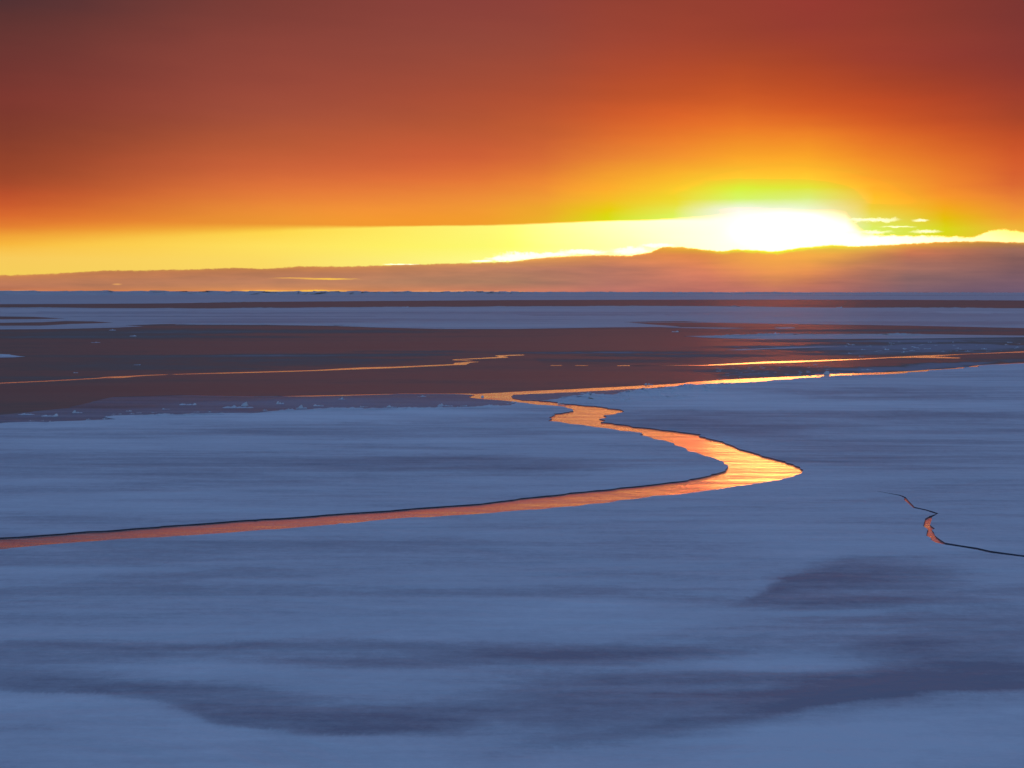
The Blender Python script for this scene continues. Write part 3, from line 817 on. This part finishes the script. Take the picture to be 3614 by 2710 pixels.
# ------------------------------------------------------------ pressure ridges: real tents of broken ice, parts of their floe
def ridge(parent, line, hgt, wid, step, mat, seed, z0=ZT, lump=1.0, floor=0.0):
    pts = [G(x, y, z0) for x, y in line]
    P = []
    for i in range(len(pts) - 1):
        a, b_ = pts[i], pts[i + 1]
        ln = math.hypot(b_[0] - a[0], b_[1] - a[1])
        k = max(2, min(700, int(ln / step)))
        for j in range(k): P.append((a[0] + (b_[0] - a[0]) * j / k, a[1] + (b_[1] - a[1]) * j / k))
    P.append(pts[-1])
    verts, faces = [], []
    m_ = 7
    for i, (x, y) in enumerate(P):
        s = i * 0.37
        env = max(0.0, 0.35 + 1.1 * fnoise(i * 0.035, seed, 0.0, 4))
        env = min(env, 1.4) * min(1, i / 6, (len(P) - 1 - i) / 6)
        env = floor + (1 - floor) * env
        hx = hgt * env * (0.55 * (1 - floor) + floor + (0.9 - 0.7 * floor) * abs(fnoise(s, seed, 3.0, 3)) * lump)
        for j in range(m_):
            t = j / (m_ - 1) * 2 - 1
            prof = (1 - t * t) ** 0.8
            jz = 1 + 0.5 * fnoise(s * 1.7, t * 3, seed, 2)
            jx = 0.25 * wid * fnoise(s, t * 2 + 9, seed, 2)
            verts.append((x + jx * 0.6, y + t * wid * 0.5 + jx, z0 - 0.012 + hx * prof * jz))
    for i in range(len(P) - 1):
        for j in range(m_ - 1):
            a = i * m_ + j
            faces.append([a, a + m_, a + m_ + 1, a + 1])
    return mesh_obj('ridge', verts, faces, mat, parent, None, False, [0.1] * len(verts))


ridge(belt2, B2_N, 0.30, 8.0, 1.2, M_FAR, 3.3)
ridge(belt2, [(620, 1145), (905, 1145.5), (1186, 1148), (1309, 1152), (1555, 1158.5), (1800, 1159)], 0.16, 3.0, 0.6, M_FAR, 5.1)
ridge(belt2, [(-60, 1152), (150, 1151), (300, 1150), (420, 1152)], 0.30, 3.0, 0.5, M_FAR, 6.2)
ridge(belt2, [(2201, 1137), (2500, 1138), (2705, 1141), (3000, 1145), (3400, 1152)], 0.10, 3.0, 0.7, M_FAR, 6.9)
ridge(s1, [(2470, 1189), (2600, 1185.5), (2705, 1182), (2745, 1180), (2900, 1181), (3200, 1182), (3400, 1184), (3600, 1186)], 0.30, 2.6, 0.45, M_FAR, 7.7)
ridge(belt1, B1_S, 0.35, 14, 2.5, M_FAR, 8.8)
ridge(belt1, [(-300, 1040.5), (900, 1039.5), (1900, 1037), (3900, 1035)], 6.1, 160, 12, M_FAR, 9.4, lump=0.7, floor=0.85)
ridge(belt1, [(-300, 1050), (900, 1048), (1900, 1046), (3900, 1044)], 1.2, 40, 6, M_FAR, 12.4)
ridge(s3, [(-60, 1252), (0, 1252.5), (60, 1256.5)], 0.12, 1.2, 0.25, M_SNOW, 2.4)
ridge(s5, [(2600, 1233), (2705, 1229.5), (2850, 1225)], 0.10, 1.2, 0.3, M_FAR, 2.9)
ridge(ff, [(1976, 1407), (2062, 1402), (2168, 1399), (2200, 1390), (2250, 1382), (2330, 1376), (2420, 1366), (2600, 1356)], 0.22, 3.2, 0.16, M_SNOW, 13.2)
ridge(ff, [(1990, 1418), (2080, 1416), (2200, 1412), (2330, 1404), (2450, 1398)], 0.14, 3.0, 0.16, M_SNOW, 14.8)
ridge(ff, [(2516, 1355), (2705, 1347), (2895, 1335), (3060, 1325)], 0.07, 0.8, 0.12, M_SNOW, 15.5)
ridge(lf, [(409, 1468), (614, 1465), (905, 1459), (1000, 1450), (1186, 1442), (1309, 1444), (1596, 1440), (1800, 1432)], 0.11, 1.2, 0.12, M_SNOW, 16.3)
ridge(lf, [(0, 1495), (164, 1492), (286, 1487), (390, 1481)], 0.07, 0.9, 0.12, M_SNOW, 17.1)

# ------------------------------------------------------------ loose blocks of ice
def block_mesh(w, d, h, seed):
    """a cracked, tilted slab heap: a few angular lumps fused into one stone-like piece"""
    rnd = random.Random(seed)
    bm = bmesh.new()
    n_l = 1 if w < h * 2.2 else (3 if w < h * 5 else 5)
    peak = rnd.randrange(n_l)
    for k in range(n_l):
        cx = 0 if n_l == 1 else (k / (n_l - 1) - 0.5) * w * 0.72 + rnd.uniform(-.05, .05) * w
        lw = w if n_l == 1 else w / n_l * rnd.uniform(1.2, 2.0)
        lh = h * (1.0 if k == peak else rnd.uniform(0.2, 0.7))
        pts = []
        for i in range(14):
            a = rnd.uniform(0, 2 * math.pi)
            zz = rnd.random()
            rr_ = (1 - 0.75 * zz ** 1.3) * rnd.uniform(0.75, 1.0)
            pts.append(bm.verts.new((cx + math.cos(a) * lw * .5 * rr_ + zz * lw * .15, math.sin(a) * d * .5 * rr_ * rnd.uniform(0.6, 1.0), zz * lh)))
        for i in range(7):
            a = i / 7 * 2 * math.pi
            pts.append(bm.verts.new((cx + math.cos(a) * lw * .52, math.sin(a) * d * .5, -0.01)))
        res = bmesh.ops.convex_hull(bm, input=pts, use_existing_faces=False)
        junk = [g for g in res['geom_interior'] if isinstance(g, bmesh.types.BMVert)]
        if junk: bmesh.ops.delete(bm, geom=junk, context='VERTS')
    bmesh.ops.recalc_face_normals(bm, faces=bm.faces)
    return bm


def block(px, py, wpx, hpx, label, group=None, z=ZN, seed=0):
    x, y = G(px, py + hpx * 0.4, z)
    dist = math.hypot(x, y)
    k = dist / F
    if dist > 95 and not group: wpx, hpx = wpx * 0.75, hpx * 0.8
    w, h = wpx * k, hpx * k * 0.8
    d = min(w, max(h * 1.6, w * 0.5))
    bm = block_mesh(w, d, h, seed)
    me = bpy.data.meshes.new('ice_block')
    bm.to_mesh(me); bm.free()
    me.materials.append(M_BLOCK)
    o = bpy.data.objects.new('ice_block', me)
    o.location = (x, y, z - 0.004)
    C.objects.link(o)
    return tag(o, label, 'ice block', group)


BL = [
    (94, 1460, 60, 7, ZF, 'low flat white ice block nearest the left picture edge'),
    (176, 1463, 60, 14, ZF, 'bright peaked ice heap with blue shadow at far left'),
    (274, 1452, 34, 12, ZF, 'pale ice lump third along the frosted strip from left'),
    (454, 1449, 22, 5, ZF, 'small flat ice chip above the left end of the left floe'),
    (585, 1442, 28, 6, ZF, 'faint low ice chip between the lump and the forked heap'),
    (663, 1425, 56, 9, ZF, 'thin ice sliver with upright tip on dark ice at left'),
    (863, 1424, 26, 20, ZF, 'spiky upright ice shard rising from a low white heap'),
    (840, 1434, 110, 11, ZF, 'long low white ice heap beneath the spiky shard'),
    (988, 1420, 24, 12, ZF, 'small grey ice lump right of the spiky shard'),
    (1062, 1434, 34, 18, ZF, 'tallest pale ice lump on the left floe edge'),
    (1020, 1444, 80, 9, ZF, 'wide flat ice rubble at foot of the tallest pale lump'),
    (1123, 1429, 34, 9, ZF, 'flat pale ice chunk just right of the tallest lump'),
    (1205, 1405, 22, 10, ZF, 'lone greenish-white ice chunk under the orange hairline'),
    (1383, 1433, 34, 11, ZF, 'small rounded ice chunk on the middle of the floe edge'),
    (1571, 1427, 58, 14, ZF, 'broad domed ice heap left of the bend of the lead'),
    (1489, 1397, 34, 6, ZF, 'tiny ice chip touching the orange hairline lead'),
    (1702, 1397, 12, 8, ZF, 'tiny chip beside the western tip of the orange bend'),
    (2289, 1353, 38, 10, ZN, 'dark-based white ice lump on the far bank of main lead'),
    (2381, 1168, 28, 9, ZN, 'white ice lump beside the point of the long pale floe'),
    (2074, 1386, 50, 7, ZF, 'low ice heap on the narrow grey tongue'),
    (2536, 1308, 20, 6, ZN, 'dark little chunk in the speckled orange ice at its left'),
    (2614, 1328, 14, 5, ZN, 'small dark chunk just above the white-hot part of lead'),
    (2916, 1311, 34, 24, ZN, 'pointed snowy ice block standing across the bright main lead'),
    (3130, 1231, 18, 9, ZN, 'upright white block on grey ice behind the right lead'),
    (2878, 1285, 20, 6, ZN, 'pale chip between the two bright right-hand leads'),
    (3000, 1245, 14, 6, ZN, 'little chip left of the upright white block'),
    (3186, 1242, 12, 6, ZN, 'little chip right of the upright white block'),
    (3039, 1256, 26, 4, ZN, 'flat chip just above the right-hand hairline lead'),
    (2745, 1175, 34, 12, ZT, 'snow-covered hummock block on the slim strip at right'),
    (2960, 1083, 30, 6, ZT, 'far rounded block on the top edge of the long floe'),
    (1430, 1082, 30, 5, ZT, 'far low block on the long floe above the zigzag crack'),
    (3060, 1303, 60, 6, ZN, 'frosted low heap bordering the right part of main lead'),
    (3378, 1227, 24, 5, ZN, 'flat pale block near the right edge behind the lead'),
    (397, 1163, 28, 7, ZN, 'far pale block off the tip of the left snow tongue'),
    (470, 1184, 34, 6, ZN, 'far flat block in front of the left snow tongue'),
    (338, 1207, 46, 5, ZN, 'thin lone white sliver on the dark red ice at left'),
    (483, 1286, 34, 5, ZN, 'faint grey chip above the left hairline lead'),
    (268, 1314, 20, 5, ZN, 'faint grey chip near the left hairline lead'),
]
for i, (px, py, w_, h_, z_, lab) in enumerate(BL):
    block(px, py, w_, h_, lab, None, z_, 100 + i)

rnd = random.Random(5)
# rubble heaped on the ridge beside the bend
for i in range(62):
    t = rnd.random()
    px = 1985 + t * 520 + rnd.uniform(-20, 20)
    py = 1410 - t * 42 + rnd.gauss(0, 7) + (8 if t < .4 else 0)
    block(px, min(py, 1422), rnd.uniform(8, 24), rnd.uniform(3, 8), 'broken ice block heaped on the rubble ridge beside the bend of the lead', 'ice blocks of the rubble ridge', ZT, 300 + i)
# crumbs along the top edge of the left floe
for i in range(48):
    k = rnd.random() * (len(LEFT_TOP) - 2)
    j = int(k); f_ = k - j
    px = LEFT_TOP[j][0] * (1 - f_) + LEFT_TOP[j + 1][0] * f_
    py = LEFT_TOP[j][1] * (1 - f_) + LEFT_TOP[j + 1][1] * f_ - rnd.uniform(0, 9)
    block(px, py, rnd.uniform(8, 26), rnd.uniform(2.5, 6), 'small ice crumb scattered along the upper edge of the left floe', 'ice crumbs along the left floe', ZF, 400 + i)
# dark crumbs in the glowing speckled ice
for i in range(70):
    px = rnd.uniform(2520, 2960); py = rnd.uniform(1290, 1330) - (px - 2740) * 0.03
    block(px, py, rnd.uniform(6, 16), rnd.uniform(1.5, 3.2), 'tiny ice crumb speckling the glowing orange thin ice between the bright leads', 'ice crumbs in the glowing thin ice', ZN, 500 + i)
# chips on the frosted ice at right
for i in range(46):
    px = rnd.uniform(2950, 3600); py = rnd.uniform(1205, 1240)
    block(px, py, rnd.uniform(6, 22), rnd.uniform(1.5, 4), 'ice chip strewn over the grey frosted ice behind the right lead', 'ice chips on the right frosted ice', ZN, 600 + i)
